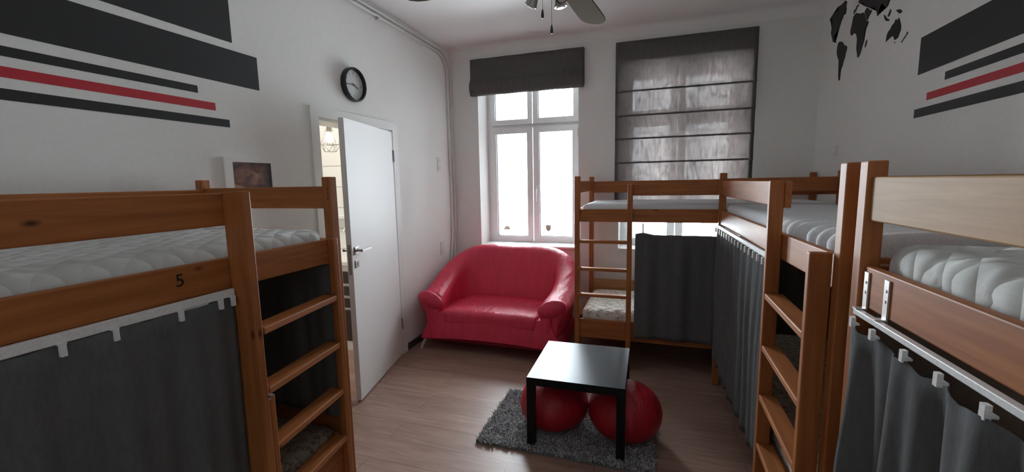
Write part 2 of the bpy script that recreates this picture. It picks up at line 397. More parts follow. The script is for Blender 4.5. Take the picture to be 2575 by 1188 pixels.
# stickers on the panes of the open-blind window
def shield(x, z, w, h, y):
    P = [(-.5, .5), (.5, .5), (.5, 0), (.38, -.28), (.0, -.5), (-.38, -.28), (-.5, 0)]
    return [(x + a * w, y, z + b * h) for a, b in P]
t = empty('window_sticker', (-1.186, FY - .0, 1.05))
bm = bmesh.new(); prism(bm, [(p[0] + 1.186, p[1] - FY + .010, p[2] - 1.05) for p in shield(-1.186, 1.05, .062, .078, FY)], (0, .0015, 0)); finish('shield', bm, 'sticker_brown', t)
for (w, dz, hh) in ((.050, .028, .008), (.050, .012, .008), (.046, -.004, .008), (.034, -.020, .006)):
    box('stripe', 'sticker_pale', (-w / 2, w / 2, .0085, .0102, dz - hh / 2, dz + hh / 2), t)
tag(t, 'small brown shield-shaped sticker low on the right-hand pane of the uncovered window', 'sticker')
bm = bmesh.new(); prism(bm, [(-.045, .010, -.02), (.045, .010, -.02), (.040, .010, .012), (.015, .010, .032), (-.02, .010, .022)], (0, .0015, 0))
o = finish('window_sticker', bm, 'sticker_pale'); o.location = (-1.705, FY, 1.045)
tag(o, 'pale faded sticker low on the left-hand pane of the uncovered window', 'sticker')

# ------------------------------------------------------------------ roman blinds
def sheet_strip(name, mat, x0, x1, prof, parent, nx=24, wob=.0, thick=.003):
    bm = bmesh.new(); rows = []
    for j, (y, z) in enumerate(prof):
        rows.append([bm.verts.new((x0 + (x1 - x0) * i / nx, y + wob * sin(i * 1.7 + j * .9) * (.4 + .6 * sin(i * .31)), z + wob * .5 * sin(i * .8 + j))) for i in range(nx + 1)])
    for A, B in zip(rows, rows[1:]):
        for i in range(nx): bm.faces.new((A[i], B[i], B[i + 1], A[i + 1]))
    bmesh.ops.recalc_face_normals(bm, faces=bm.faces[:])
    o = finish(name, bm, mat, parent, smooth=True)
    m = o.modifiers.new('Solidify', 'SOLIDIFY'); m.thickness = thick; m.offset = 0
    return o
# lowered blind
bx0, bx1 = -.402, .858
t = empty('roman_blind', ((bx0 + bx1) / 2, YB, 2.95)); c = (bx0 + bx1) / 2
box('headrail', 'white_pvc', (bx0 - c + .01, bx1 - c - .01, -.034, -.002, -.045, -.004), t)
SL = [2.72, 2.475, 2.237, 2.010, 1.772, 1.535, 1.30]
prof = [(-.040, .004), (-.042, -.02), (-.042, -.1)]
for i, z in enumerate(SL):
    zz = z - 2.95
    prof += [(-.041, zz + .06), (-.045, zz + .018), (-.052, zz + .006), (-.054, zz - .002), (-.050, zz - .006), (-.042, zz - .002), (-.039, zz - .012), (-.038, zz - .06)] if i else [(-.042, zz + .03), (-.043, zz + .006), (-.042, zz), (-.041, zz - .02)]
prof += [(-.040, 1.215 - 2.95)]
sheet_strip('blind_cloth', 'blind', bx0 - c, bx1 - c, prof, t, 30, .0008, .0025)
for z in SL[1:]:
    box('slat', 'black_plastic', (bx0 - c + .035, bx1 - c - .035, -.050, -.046, z - 2.95 - .003, z - 2.95 + .009), t)
for s in (bx0 - c, bx1 - c - .03):
    box('side_hem', 'blind', (s, s + .03, -.037, -.032, 1.215 - 2.95, -.01), t)
for s in (-1, 1):
    box('return', 'blind', (s * .629 - .0015, s * .629 + .0015, -.040, -.003, -.7, .0), t)
tag(t, 'lowered dark grey roman blind covering the window behind the corner bunks', 'blind')
# raised blind
bx0, bx1 = -1.985, -.72
t = empty('roman_blind', ((bx0 + bx1) / 2, YB, 2.95)); c = (bx0 + bx1) / 2
box('headrail', 'white_pvc', (bx0 - c + .01, bx1 - c - .01, -.034, -.002, -.045, -.004), t)
prof = [(-.040, .004), (-.042, -.03), (-.043, -.10), (-.044, -.18), (-.048, -.215), (-.062, -.235), (-.078, -.262), (-.085, -.295), (-.083, -.33), (-.072, -.36), (-.058, -.382), (-.048, -.387), (-.046, -.375), (-.056, -.35), (-.055, -.30)]
sheet_strip('blind_cloth', 'blind', bx0 - c, bx1 - c, prof, t, 30, .0025)
for k in range(4):
    yy = -.036 + k * .008; zz = -.392 + k * .004
    sheet_strip('gathered_fold', 'blind', bx0 - c + .004, bx1 - c - .004, [(yy + .004, -.20), (yy + .006, -.30), (yy + .002, zz + .012), (yy - .004, zz), (yy - .010, zz + .010), (yy - .012, -.30)], t, 30, .002)
for s in (-1, 1):
    box('return', 'blind', (s * .631 - .0015, s * .631 + .0015, -.040, -.003, -.36, .0), t)
tag(t, 'raised dark grey roman blind gathered above the uncovered window', 'blind')

# ------------------------------------------------------------------ door in the left wall, standing ajar
fr = empty('door_1', (XL, DY1, 0)); fr['kind'] = 'structure'
bl = []
for (a, b_, z0, z1) in ((DY0 - .075, DY0, 0, DZ + .07), (DY1, DY1 + .075, 0, DZ + .07), (DY0, DY1, DZ, DZ + .07)):
    bl.append((0, .018, a - DY1, b_ - DY1, z0, z1))
boxes('door_frame', 'white_gloss', bl, fr)
boxes('door_lining', 'white_gloss', [(-.2, .0, DY0 - DY1, DY0 - DY1 + .018, 0, DZ), (-.2, 0, -.018, 0, 0, DZ), (-.2, 0, DY0 - DY1 + .018, -.018, DZ - .018, DZ)], fr)
hinge = Vector((XL + .022, DY1 - .02, 0)); tipp = Vector((-2.030, 2.478, 0))
d = tipp - hinge; LW = d.length; ang = math.atan2(d.y, d.x)
leaf = empty('door_2', hinge, ang); leaf['kind'] = 'structure'
# leaf local frame: x from hinge to free edge, -y/+y the faces; room side is +y
box('door_leaf', 'white_gloss', (0, LW, -.040, .0, .012, DZ - .015), leaf, .002)
for s, yy in ((1, 0), (-1, -.040)):
    hx = LW - .062
    box('rosette', 'steel', (hx - .027, hx + .027, min(yy, yy + s * .009), max(yy, yy + s * .009), 1.103, 1.157), leaf, .001)
    box('lock_escutcheon', 'steel', (hx - .027, hx + .027, min(yy, yy + s * .007), max(yy, yy + s * .007), 1.005, 1.059), leaf, .001)
    box('keyhole', 'black_plastic', (hx - .005, hx + .005, min(yy + s * .006, yy + s * .0082), max(yy + s * .006, yy + s * .0082), 1.020, 1.042), leaf)
    bm = bmesh.new(); add_cyl(bm, (hx, yy, 1.13), (hx, yy + s * .052, 1.13), .009)
    ya, yb = sorted((yy + s * .042, yy + s * .056))
    add_box(bm, hx - .145, hx + .010, ya, yb, 1.121, 1.139)
    finish('handle', bm, 'steel', leaf)
box('latch_plate', 'steel', (LW - .0005, LW + .0012, -.031, -.009, .96, 1.18), leaf)
box('latch_bolt', 'steel', (LW, LW + .010, -.026, -.014, 1.115, 1.14), leaf)
for hz in (.25, 1.80):
    bm = bmesh.new(); add_cyl(bm, (-.006, .006, hz), (-.006, .006, hz + .10), .008); o = finish('hinge', bm, 'steel', leaf); shade_auto(o)

# ------------------------------------------------------------------ painted stripes and the map on the side walls
def stripe(wall, y0, y1, z0, z1, mat, label, group):
    x0, x1 = (XL, XL + .002) if wall == 'l' else (XR - .002, XR)
    tag(box('wall_stripe', mat, (x0, x1, y0, y1, z0, z1)), label, 'wall stripe', group)
gl, gr = 'stripes painted on the wall by the door', 'stripes painted on the wall with the map'
stripe('l', YF, 1.876, 2.396, 2.86, 'black_paint', 'topmost wide black stripe on the wall with the clock', gl)
stripe('l', YF, 2.027, 2.168, 2.355, 'black_paint', 'wide black stripe second from top on the wall with the clock', gl)
stripe('l', YF, 1.655, 2.087, 2.123, 'black_paint', 'thin black stripe just above the red one on the wall with the clock', gl)
stripe('l', YF, 1.742, 2.011, 2.050, 'red_paint', 'red stripe on the wall with the clock', gl)
stripe('l', YF, 1.815, 1.930, 1.971, 'black_paint', 'lowest thin black stripe, under the red one, on the wall with the clock', gl)
stripe('r', YF, 3.034, 2.143, 2.340, 'black_paint', 'wide black stripe beside the world map, topmost on its wall', gr)
stripe('r', YF, 2.788, 2.067, 2.106, 'black_paint', 'thin black stripe just above the red one on the wall with the world map', gr)
stripe('r', YF, 2.929, 1.992, 2.030, 'red_paint', 'red stripe on the wall with the world map', gr)
stripe('r', YF, 3.034, 1.911, 1.958, 'black_paint', 'lowest thin black stripe, under the red one, on the wall with the world map', gr)
LAND = [
 ["north_america",[(4.457,2.894),(4.438,2.911),(4.380,2.926),(4.321,2.922),(4.270,2.915),(4.284,2.949),(4.241,2.941),(4.206,2.939),(4.180,2.940),(4.141,2.942),(4.105,2.923),(4.109,2.909),(4.124,2.899),(4.106,2.875),(4.106,2.847),(4.114,2.834),(4.151,2.840),(4.164,2.823),(4.190,2.806),(4.210,2.781),(4.233,2.759),(4.248,2.748),(4.288,2.749),(4.313,2.743),(4.324,2.727),(4.315,2.703),(4.275,2.680),(4.265,2.668),(4.300,2.679),(4.344,2.697),(4.355,2.720),(4.386,2.762),(4.398,2.783),(4.385,2.812),(4.379,2.843),(4.386,2.879),(4.411,2.890)]],
 ["greenland",[(4.210,2.993),(4.161,3.015),(4.069,3.000),(4.026,2.963),(4.046,2.941),(4.095,2.934),(4.149,2.949)]],
 ["south_america",[(4.229,2.648),(4.207,2.658),(4.157,2.646),(4.120,2.625),(4.103,2.605),(4.040,2.576),(4.041,2.551),(4.059,2.531),(4.062,2.506),(4.086,2.481),(4.100,2.453),(4.123,2.429),(4.139,2.409),(4.145,2.384),(4.132,2.349),(4.148,2.347),(4.169,2.365),(4.167,2.399),(4.178,2.434),(4.178,2.472),(4.189,2.512),(4.225,2.553),(4.243,2.590),(4.238,2.621)]],
 ["africa",[(3.965,2.766),(3.943,2.773),(3.913,2.773),(3.882,2.759),(3.846,2.745),(3.801,2.737),(3.779,2.724),(3.768,2.701),(3.733,2.657),(3.703,2.648),(3.708,2.631),(3.734,2.607),(3.753,2.594),(3.758,2.573),(3.748,2.537),(3.764,2.509),(3.777,2.489),(3.793,2.460),(3.817,2.440),(3.841,2.444),(3.851,2.471),(3.871,2.515),(3.860,2.545),(3.871,2.578),(3.890,2.617),(3.929,2.639),(3.963,2.630),(3.990,2.645),(4.001,2.671),(3.989,2.702),(3.972,2.741)]],
 ["arabia",[(3.781,2.736),(3.750,2.751),(3.728,2.740),(3.703,2.718),(3.666,2.707),(3.678,2.689),(3.701,2.679),(3.721,2.657),(3.738,2.670),(3.763,2.707)]],
 ["eurasia",[(3.897,2.836),(3.882,2.850),(3.860,2.879),(3.752,2.875),(3.597,2.830),(3.451,2.764),(3.399,2.707),(3.431,2.698),(3.444,2.679),(3.445,2.658),(3.460,2.649),(3.485,2.662),(3.522,2.697),(3.545,2.699),(3.564,2.675),(3.571,2.634),(3.583,2.641),(3.599,2.675),(3.622,2.707),(3.663,2.719),(3.708,2.742),(3.740,2.751),(3.798,2.779),(3.790,2.795),(3.825,2.810),(3.847,2.809)]],
 ["iberia",[(3.969,2.790),(3.961,2.811),(3.937,2.808),(3.923,2.822),(3.895,2.826),(3.881,2.814),(3.908,2.807),(3.923,2.793),(3.945,2.786),(3.959,2.781)]],
 ["madagascar",[(3.733,2.486),(3.730,2.513),(3.712,2.531),(3.702,2.517),(3.711,2.494),(3.724,2.480)]],
 ["sumatra",[(3.494,2.617),(3.474,2.606),(3.448,2.580),(3.410,2.559),(3.422,2.555),(3.454,2.566),(3.475,2.583)]],
 ["borneo",[(3.441,2.590),(3.423,2.609),(3.409,2.622),(3.399,2.609),(3.409,2.588),(3.427,2.581)]],
 ["new_guinea",[(3.340,2.586),(3.321,2.587),(3.288,2.577),(3.265,2.558),(3.275,2.553),(3.299,2.556),(3.314,2.571)]],
 ["australia",[(3.435,2.433),(3.422,2.450),(3.429,2.473),(3.414,2.490),(3.394,2.496),(3.372,2.514),(3.345,2.521),(3.339,2.535),(3.327,2.535),(3.317,2.520),(3.299,2.512),(3.295,2.533),(3.279,2.507),(3.264,2.479),(3.262,2.454),(3.277,2.431),(3.290,2.415),(3.322,2.412),(3.336,2.425),(3.342,2.437),(3.360,2.446),(3.385,2.443),(3.410,2.438)]],
 ["tasmania",[(3.332,2.403),(3.315,2.400),(3.320,2.392)]],
 ["new_zealand",[(3.248,2.377),(3.224,2.392),(3.197,2.407),(3.188,2.420),(3.176,2.410),(3.195,2.397),(3.223,2.383),(3.238,2.373)]],
]
mp = empty('world_map', (XR, 3.8, 2.6))
for nm, pts in LAND:
    bm = bmesh.new(); prism(bm, [(0, y - 3.8, min(z, ZC - .12) - 2.6) for y, z in pts], (-.0018, 0, 0))
    bmesh.ops.recalc_face_normals(bm, faces=bm.faces[:])
    finish('landmass', bm, 'black_paint', mp)
tag(mp, 'black world map decal on the white wall above the corner bunk', 'wall decal')

# ------------------------------------------------------------------ wall clock
t = empty('wall_clock', (XL, 2.868, 2.368)); R = .128
bm = bmesh.new(); rings = []
for (r, x) in ((R - .004, .0), (R, .006), (R, .040), (R - .004, .046), (R - .012, .046), (R - .016, .040), (R - .018, .018)):
    rings.append([bm.verts.new((x, r * cos(2 * PI * k / 48), r * sin(2 * PI * k / 48))) for k in range(48)])
for A, B in zip(rings, rings[1:]):
    for k in range(48): bm.faces.new((A[k], A[(k + 1) % 48], B[(k + 1) % 48], B[k]))
bm.faces.new(rings[0][::-1]); bmesh.ops.recalc_face_normals(bm, faces=bm.faces[:])
o = finish('rim', bm, 'black_plastic', t); shade_auto(o)
cyl('dial', 'clock_face', (.012, 0, 0), (.019, 0, 0), R - .017, parent=t, n=48)
for k in range(12):
    a = k * PI / 6; q = .086; bm = bmesh.new()
    w, h = (.004, .016) if k % 3 else (.006, .020)
    add_box(bm, .019, .0205, -w / 2, w / 2, q - h / 2, q + h / 2)
    bmesh.ops.rotate(bm, verts=bm.verts[:], matrix=Matrix.Rotation(a, 3, 'X'))
    finish('hour_mark', bm, 'steel', t)
def hand(name, a, ln, w, x, mat):
    bm = bmesh.new(); add_box(bm, x, x + .002, -w / 2, w / 2, -.02, ln)
    bmesh.ops.rotate(bm, verts=bm.verts[:], matrix=Matrix.Rotation(-a, 3, 'X')); finish(name, bm, mat, t)
# +y (away) is to the right when the dial is seen from the room
hand('hour_hand', math.radians(112), .055, .009, .022, 'grey_pvc'); hand('minute_hand', math.radians(-94), .085, .007, .025, 'grey_pvc')
cyl('hub', 'grey_pvc', (.019, 0, 0), (.029, 0, 0), .008, parent=t)
tag(t, 'round white wall clock with a thick black rim above the open door', 'clock')

# ------------------------------------------------------------------ framed picture above the left bunk
t = empty('picture', (XL, 1.905, 1.60))
box('frame', 'white_gloss', (0, .022, -.165, .150, -.09, .165), t, .002)
o = box('print', 'art', (.022, .0235, -.112, .135, -.05, .14), t)
tag(t, 'small picture of reddish dusk clouds on a white mount behind the left bunk', 'picture')

# ------------------------------------------------------------------ sockets, switch and pipes
def socket(x, s, y, z, label):
    t = empty('wall_socket', (x, y, z), 0 if s > 0 else PI)
    box('plate', 'white_pvc', (0, .010, -.041, .041, -.075, .075), t, .003)
    for dz in (-.036, .036):
        bm = bmesh.new(); add_cyl(bm, (.008, 0, dz), (.0145, 0, dz), .024, .022, 24); o = finish('outlet', bm, 'white_pvc', t); shade_auto(o)
        for dy in (-.0095, .0095):
            cyl('pin_hole', 'black_plastic', (.013, dy, dz), (.0150, dy, dz), .0032, parent=o, n=10)
    return tag(t, label, 'wall socket', 'double sockets beside the pipes')
socket(XL, 1, 4.243, 1.81, 'white double wall socket beside the pipes, at head height')
socket(XL, 1, 4.241, .882, 'white double wall socket beside the pipes, just above the sofa arm')
t = empty('light_switch', (XR, 4.095, 1.804), PI)
box('plate', 'white_pvc', (0, .010, -.041, .041, -.041, .041), t, .003)
box('rocker', 'white_pvc', (.009, .015, -.028, .028, -.030, .030), t, .002)
tag(t, 'white light switch on the wall under the world map', 'light switch')
def pipe(y_off, zt, yv, xo, label):
    pts = [(XL + xo, y, zt) for y in (YF, 0, 2, 3, 4.0, yv - .26)]
    for k in range(1, 8):
        a = PI / 2 * k / 7; r = .24 if y_off else .22
        pts.append((XL + xo, yv - r + r * sin(a) , zt - r + r * cos(a)))
    pts += [(XL + xo, yv + .002, 2.2), (XL + xo, yv + .006, 1.6), (XL + xo, yv + .008, 1.2), (XL + xo, yv - .002, .98), (XL + xo, yv - .03, .86), (XL + xo, yv - .055, .76), (XL + xo, yv - .055, .3), (XL + xo, yv - .055, 0.0)]
    bm = bmesh.new(); add_tube(bm, pts, .011, 10); o = finish('heating_pipe', bm, 'pipe'); shade_auto(o, 60)
    return tag(o, label, 'pipe', 'white heating pipes')
pipe(0, 2.996, 4.475, .018, 'lower of the two white pipes along the top of the clock wall')
pipe(1, 3.035, 4.555, .020, 'upper of the two white pipes along the top of the clock wall')
t = empty('pipe_clip', (XL, 3.25, 3.015))
box('plate', 'white_pvc', (0, .006, -.018, .018, -.052, .045), t, .002)
box('jaw', 'white_pvc', (.006, .034, -.016, .016, -.048, -.032), t, .002)
tag(t, 'white clip holding the pair of pipes near the ceiling above the clock', 'pipe clip')

# ------------------------------------------------------------------ bunk beds
P_ = .045
def cloth(name, mat, L0, L1, z0, z1, parent, folds, amp=.016, yb=0, hooks=None, seed=1, axis='x', sag=.018):
    rnd = random.Random(seed); nx, nz = max(60, int((L1 - L0) * 90)), 26
    ph = [rnd.uniform(0, 6.28) for _ in range(4)]; bm = bmesh.new(); rows = []
    for j in range(nz + 1):
        v = j / nz; row = []
        for i in range(nx + 1):
            u = i / nx; x = L0 + (L1 - L0) * u
            a = amp * (.35 + .65 * min(1, (1 - v) * 3 + .0)) 
            y = yb + a * sin(u * folds * 6.283 + ph[0] + .5 * sin(u * 5 + ph[1])) + .5 * a * sin(u * folds * 2.3 * 6.283 + ph[2]) + .004 * sin(v * 6 + u * 9 + ph[3])
            z = z0 + (z1 - z0) * v
            if hooks:
                dmin = min(abs(x - h) for h in hooks); z -= sag * min(1, dmin / .09) ** 1.3 * v ** 12
            row.append(bm.verts.new((x, y, z) if axis == 'x' else (y, x, z)))
        rows.append(row)
    for A, B in zip(rows, rows[1:]):
        for i in range(nx): bm.faces.new((A[i], A[i + 1], B[i + 1], B[i]))
    bmesh.ops.recalc_face_normals(bm, faces=bm.faces[:])
    o = finish(name, bm, mat, parent, smooth=True)
    m = o.modifiers.new('Solidify', 'SOLIDIFY'); m.thickness = .003; m.offset = 0
    return o
def bunk(label, loc, rz, Lb, Wb, ladder, opening=.54, rung_z=(1.10, .87, .645, .415), prot=.075, wood_='pine', guard='pine', prot2=None):
    t = empty('bunk_bed', loc, rz); g = .010
    def B(name, b, mat=wood_, par=t, bev=.004): return box(name, mat, b, par, bev)
    # posts
    for x0 in (0, Lb - P_):
        B('post', (x0, x0 + P_, 0, P_, 0, 1.638)); B('post', (x0, x0 + P_, Wb - P_, Wb, 0, 1.638))
    # side rails: (front then back)
    for (y0, y1) in ((g, g + .026), (Wb - g - .026, Wb - g)):
        B('side_rail', (P_, Lb - P_, y0, y1, 1.255, 1.362)); B('side_rail', (P_, Lb - P_, y0, y1, .24, .405))
    B('guard_rail', (P_, Lb - P_, Wb - g - .026, Wb - g, 1.475, 1.590))
    B('back_board', (P_, Lb - P_, Wb - g - .026, Wb - g, .43, .572), 'pine_pale')
    for x0 in (.010, Lb - .036):
        B('end_rail', (x0, x0 + .026, P_, Wb - P_, 1.255, 1.362)); B('end_rail', (x0, x0 + .026, P_, Wb - P_, .24, .405))
        B('end_guard', (x0, x0 + .026, P_, Wb - P_, 1.497, 1.597), guard)
    for z in (1.262, .30):
        boxes('slatted_base', 'pine_pale', [(P_ + .05 + k * .13, P_ + .12 + k * .13, g + .027, Wb - g - .027, z, z + .018) for k in range(int((Lb - .2) / .13))], t)
    # ladder and front guard rail
    if ladder == 'high':
        xa, xb = Lb - opening, Lb
        B('guard_rail', (P_, xa + .03, g, g + .026, 1.472, 1.582), guard)
        ups = [(xa, xa + .028, 1.586, -prot, g), (Lb - .074, Lb - .046, 1.368, -prot2, min(-prot2 + .062, g))]
    elif ladder == 'low':
        xa, xb = 0, opening
        B('guard_rail', (xb - .03, Lb - P_, g, g + .026, 1.472, 1.565), guard)
        ups = [(.03, .034, .01, 0, .004), (xb - .040, xb, 1.562, -prot, g)]
    else:
        B('guard_rail', (P_, Lb - P_, g, g + .026, 1.482, 1.596), guard); ups = []
    for (x0, x1, zt, ya, yb_) in ups:
        if zt > .1: B('ladder_upright', (x0, x1, ya, yb_, 0, zt))
    if ups:
        ya, yb_ = ups[0][3] if ladder == 'high' else -prot, ups[1][3]
        for z in rung_z:
            o = B('rung', (ups[0][1], ups[1][0], (ya + yb_) / 2 + .002, (ya + yb_) / 2 + .072 - (.02 if ladder == 'low' else 0), z - .026, z))
            o.rotation_euler.z = math.atan2(yb_ - ya, ups[1][0] - ups[0][1])
    return t
def rail(t, L0, L1, y, z, hooks, brackets=(), mat='white_pvc', hgt=.022):
    box('curtain_rail', mat, (L0, L1, y - .008, y + .008, z, z + hgt), t, .002)
    for h in brackets:
        bm = bmesh.new(); add_box(bm, h - .010, h + .010, .0055, .0095, z + .014, z + .115); add_box(bm, h - .010, h + .010, y - .010, .0095, z + hgt, z + hgt + .004)
        for dz in (.062, .088): add_cyl(bm, (h, .0035, z + dz), (h, .0056, z + dz), .004, n=10)
        finish('bracket', bm, 'zinc', t)
def curtain(label, parent_bed, L0, L1, z0, z1, folds, hooks, y=0.0, seed=1, amp=.016, drop=.028, sag=.018):
    c = empty('bed_curtain', parent_bed.location, parent_bed.rotation_euler.z)
    cloth('curtain_cloth', 'curtain', L0, L1, z0, z1, c, folds, amp, y, hooks, seed, sag=sag)
    for h in hooks:
        bm = bmesh.new(); add_box(bm, h - .006, h + .006, y - .014, y - .004, z1 - max(drop, .004), z1 + (.004 if drop > .01 else .022 if drop > 0 else -drop)); add_box(bm, h - .008, h + .008, y - .013, y + .004, z1 + .001, z1 + .006)
        finish('glider_hook', bm, 'white_pvc', c)
    return tag(c, label, 'curtain', 'bed curtains')
def mattress(label, bed, Lb, Wb, z0, th, mat, fn=None, cuts=(40, 16, 6), r=.045, x0=.05, x1=None, cat='mattress'):
    t = empty('mattress', bed.location, bed.rotation_euler.z)
    o = rounded('mattress_block', mat, (x0, (x1 or Lb - .05), .045, Wb - .045, z0, z0 + th), r, cuts, t, fn)
    return tag(t, label, cat, 'upper mattresses' if z0 > 1 else 'lower mattresses')
def soft(co, h):
    if co.z > 0:
        e = (1 - (co.x / h.x) ** 4) * (1 - (co.y / h.y) ** 4)
        co.z += .010 * e + .004 * sin(co.x * 22) * sin(co.y * 22) * e
    elif abs(co.z) < h.z * .8 : pass
    return co
def puffy(co, h):
    if co.z > 0:
        e = (1 - (co.x / h.x) ** 6) * (1 - (co.y / h.y) ** 6)
        co.z += .012 * e + .005 * sin(co.x * 30) * sin(co.y * 26) + .018 * max(0, co.x / h.x - .90) * 10 * (.5 + .5 * sin(co.y * 9))
    return co
def scalloped(co, h):
    co = puffy(co, h)
    e = abs(sin(PI * (co.x + .12 * (co.y + h.y) + .05 * sin(co.z * 30)) / .15)) ** .4
    if co.y < -h.y + .10: co.y += .008 * (1 - e) * (1 - max(0, (co.y + h.y) / .10))
    if co.z > 0: co.z -= .005 * (1 - abs(sin(PI * (co.x + .12 * (co.y + h.y)) / .15)) ** .5) 
    return co
def gathered(co, h):
    # fitted sheet bunched along the front edge near the ladder
    if co.x > .15:
        k = min(1, (co.x - .15) * 3)
        edge = max(0, 1 - (co.y + h.y) / .22)
        co.y -= k * .012 * sin(co.x * 60 + co.z * 25 + .8 * sin(co.x * 17)) * edge
        co.z += k * edge * .008 * sin(co.x * 60 + .8 * sin(co.x * 17)) + k * .02 * max(0, co.z / h.z) * (1 - (co.y / h.y) ** 4)
    return co
LB = 2.06
# left bunk
bL = tag(bunk('', (-1.365, -.465, 0), PI / 2, LB, .83, 'high', .542, (1.112, .892, .668, .438), .086, prot2=.024), '', 'bunk bed', 'pine bunk beds')
bL['label'] = 'pine bunk bed numbered 5 along the wall with the clock and door'
rail(bL, .0, LB - .545, -.004, 1.232, [], hgt=.026)
hk = [.20 + .0, .37, .56, .75, .92, 1.058, 1.166, 1.332, 1.457, 1.50]
curtain('dark grey curtain hung under the mattress of the bunk numbered 5', bL, .05, LB - .55, .10, 1.230, 7, hk, -.010, 3, .010, sag=.003)
txt = bpy.data.curves.new('bed_number', 'FONT'); txt.body = '5'; txt.size = .056; txt.extrude = .0004; txt.align_x = 'CENTER'; txt.align_y = 'CENTER'
txt.materials.append(M['black_plastic']); tmp = bpy.data.objects.new('bed_number_text', txt); COL.objects.link(tmp)
bpy.context.view_layer.update(); me = bpy.data.meshes.new_from_object(tmp.evaluated_get(bpy.context.evaluated_depsgraph_get()))
bpy.data.objects.remove(tmp); me.name = 'bed_number'; o = bpy.data.objects.new('bed_number', me); link(o, bL)
o.location = (.893 + .465, .0094, 1.318); o.rotation_euler = (PI / 2, 0, 0)
o['label'] = 'black painted number 5'
mattress('white quilted mattress on the upper berth of the bunk numbered 5', bL, LB, .84, 1.285, .115, 'quilt', puffy, (60, 24, 6))
mattress('floral mattress on the lower berth seen through the ladder of the bunk numbered 5', bL, LB, .84, .325, .14, 'floral_shaded', soft)
# loose upright fixed beside the long ladder post
box('ladder_upright', 'pine', (LB - .512, LB - .488, -.083, -.03, 0, .86), bL, .004)
bm = bmesh.new(); add_box(bm, LB - .518, LB - .500, -.088, -.070, .860, .866); add_box(bm, LB - .518, LB - .512, -.088, -.070, .85, .872); finish('bracket', bm, 'zinc', bL)
# three drilled holes in the far front post
for z in (1.597, 1.575, 1.553):
    bm = bmesh.new(); add_cyl(bm, (LB - .0460, .014, z - .012), (LB - .0440, .014, z - .012), .0035, n=10); finish('screw_hole', bm, 'black_plastic', bL)
box('foot_board', 'pine', (LB - .036, LB - .010, .045, .795, .41, .66), bL, .004)
ce = empty('bed_curtain', bL.location, bL.rotation_euler.z)
cloth('curtain_cloth', 'curtain', .016, .785, .52, 1.25, ce, 4, .007, LB - .060, None, 9, 'y')
tag(ce, 'short dark curtain across the far end of the bunk numbered 5, seen through its ladder', 'curtain', 'bed curtains')

# bunk along the window wall
bB = tag(bunk('', (-.646, 3.602, 0), 0, 1.995, .90, 'low', .475, (1.102, .866, .640), .030), 'pine bunk bed standing across the corner under the lowered blind', 'bunk bed', 'pine bunk beds')
curtain('dark grey curtain of the bunk bed standing under the lowered blind', bB, .50, 1.90, .285, 1.175, 5, [.56, 1.19, 1.84], -.017, 5, .010, drop=-.075)
mattress('white mattress on the upper berth under the lowered blind', bB, 1.995, .90, 1.285, .115, 'sheet', soft, (60, 20, 6))
mattress('white floral mattress on the lower berth beside the sofa', bB, 1.995, .90, .325, .15, 'floral', soft, (40, 16, 6))

# bunk along the right wall, farther one
rzR = math.atan2(-.9995, .032)
bR = tag(bunk('', (.452, 3.532, 0), rzR, LB, .79, 'high', .60, (1.105, .872, .645, .415), .045, prot2=.062), 'pine bunk bed along the right wall whose ladder faces the low table', 'bunk bed', 'pine bunk beds')
rail(bR, .045, LB - .61, -.004, 1.234, [], hgt=.024)
hk = [.06 + .085 * k for k in range(17)]
curtain('dark grey curtain of the bunk bed behind the two red poufs', bR, .045, LB - .605, .24, 1.231, 9, hk, -.011, 7, .009, sag=.008)
mattress('white sheeted mattress with gathered edge on the upper berth under the world map', bR, LB, .79, 1.285, .125, 'sheet', gathered, (160, 40, 8))
mattress('floral mattress on the dark lower berth behind the curtain and ladder on the right', bR, LB, .79, .325, .14, 'floral', soft)

# nearest bunk on the right
bN = tag(bunk('', (.522, 1.402, 0), -PI / 2 + math.radians(1.5), LB, .76, None, guard='pine_pale'), 'pine bunk bed nearest on the right, with two metal brackets on its rail', 'bunk bed', 'pine bunk beds')
rail(bN, .06, LB - .06, -.006, 1.234, [], (.070, .168, 1.2), hgt=.015)
hk = [.095, .195, .325, .437, .553, .68, .80, .95, 1.1, 1.3, 1.5, 1.7, 1.9]
curtain('dark grey curtain of the nearest bunk on the right, hung from a bracketed rail', bN, .06, LB - .06, .12, 1.212, 10, hk, -.018, 11, .026, drop=.004, sag=.020)
mattress('thick white quilted mattress on the nearest upper berth on the right', bN, LB, .76, 1.290, .135, 'quilt', scalloped, (220, 30, 10))

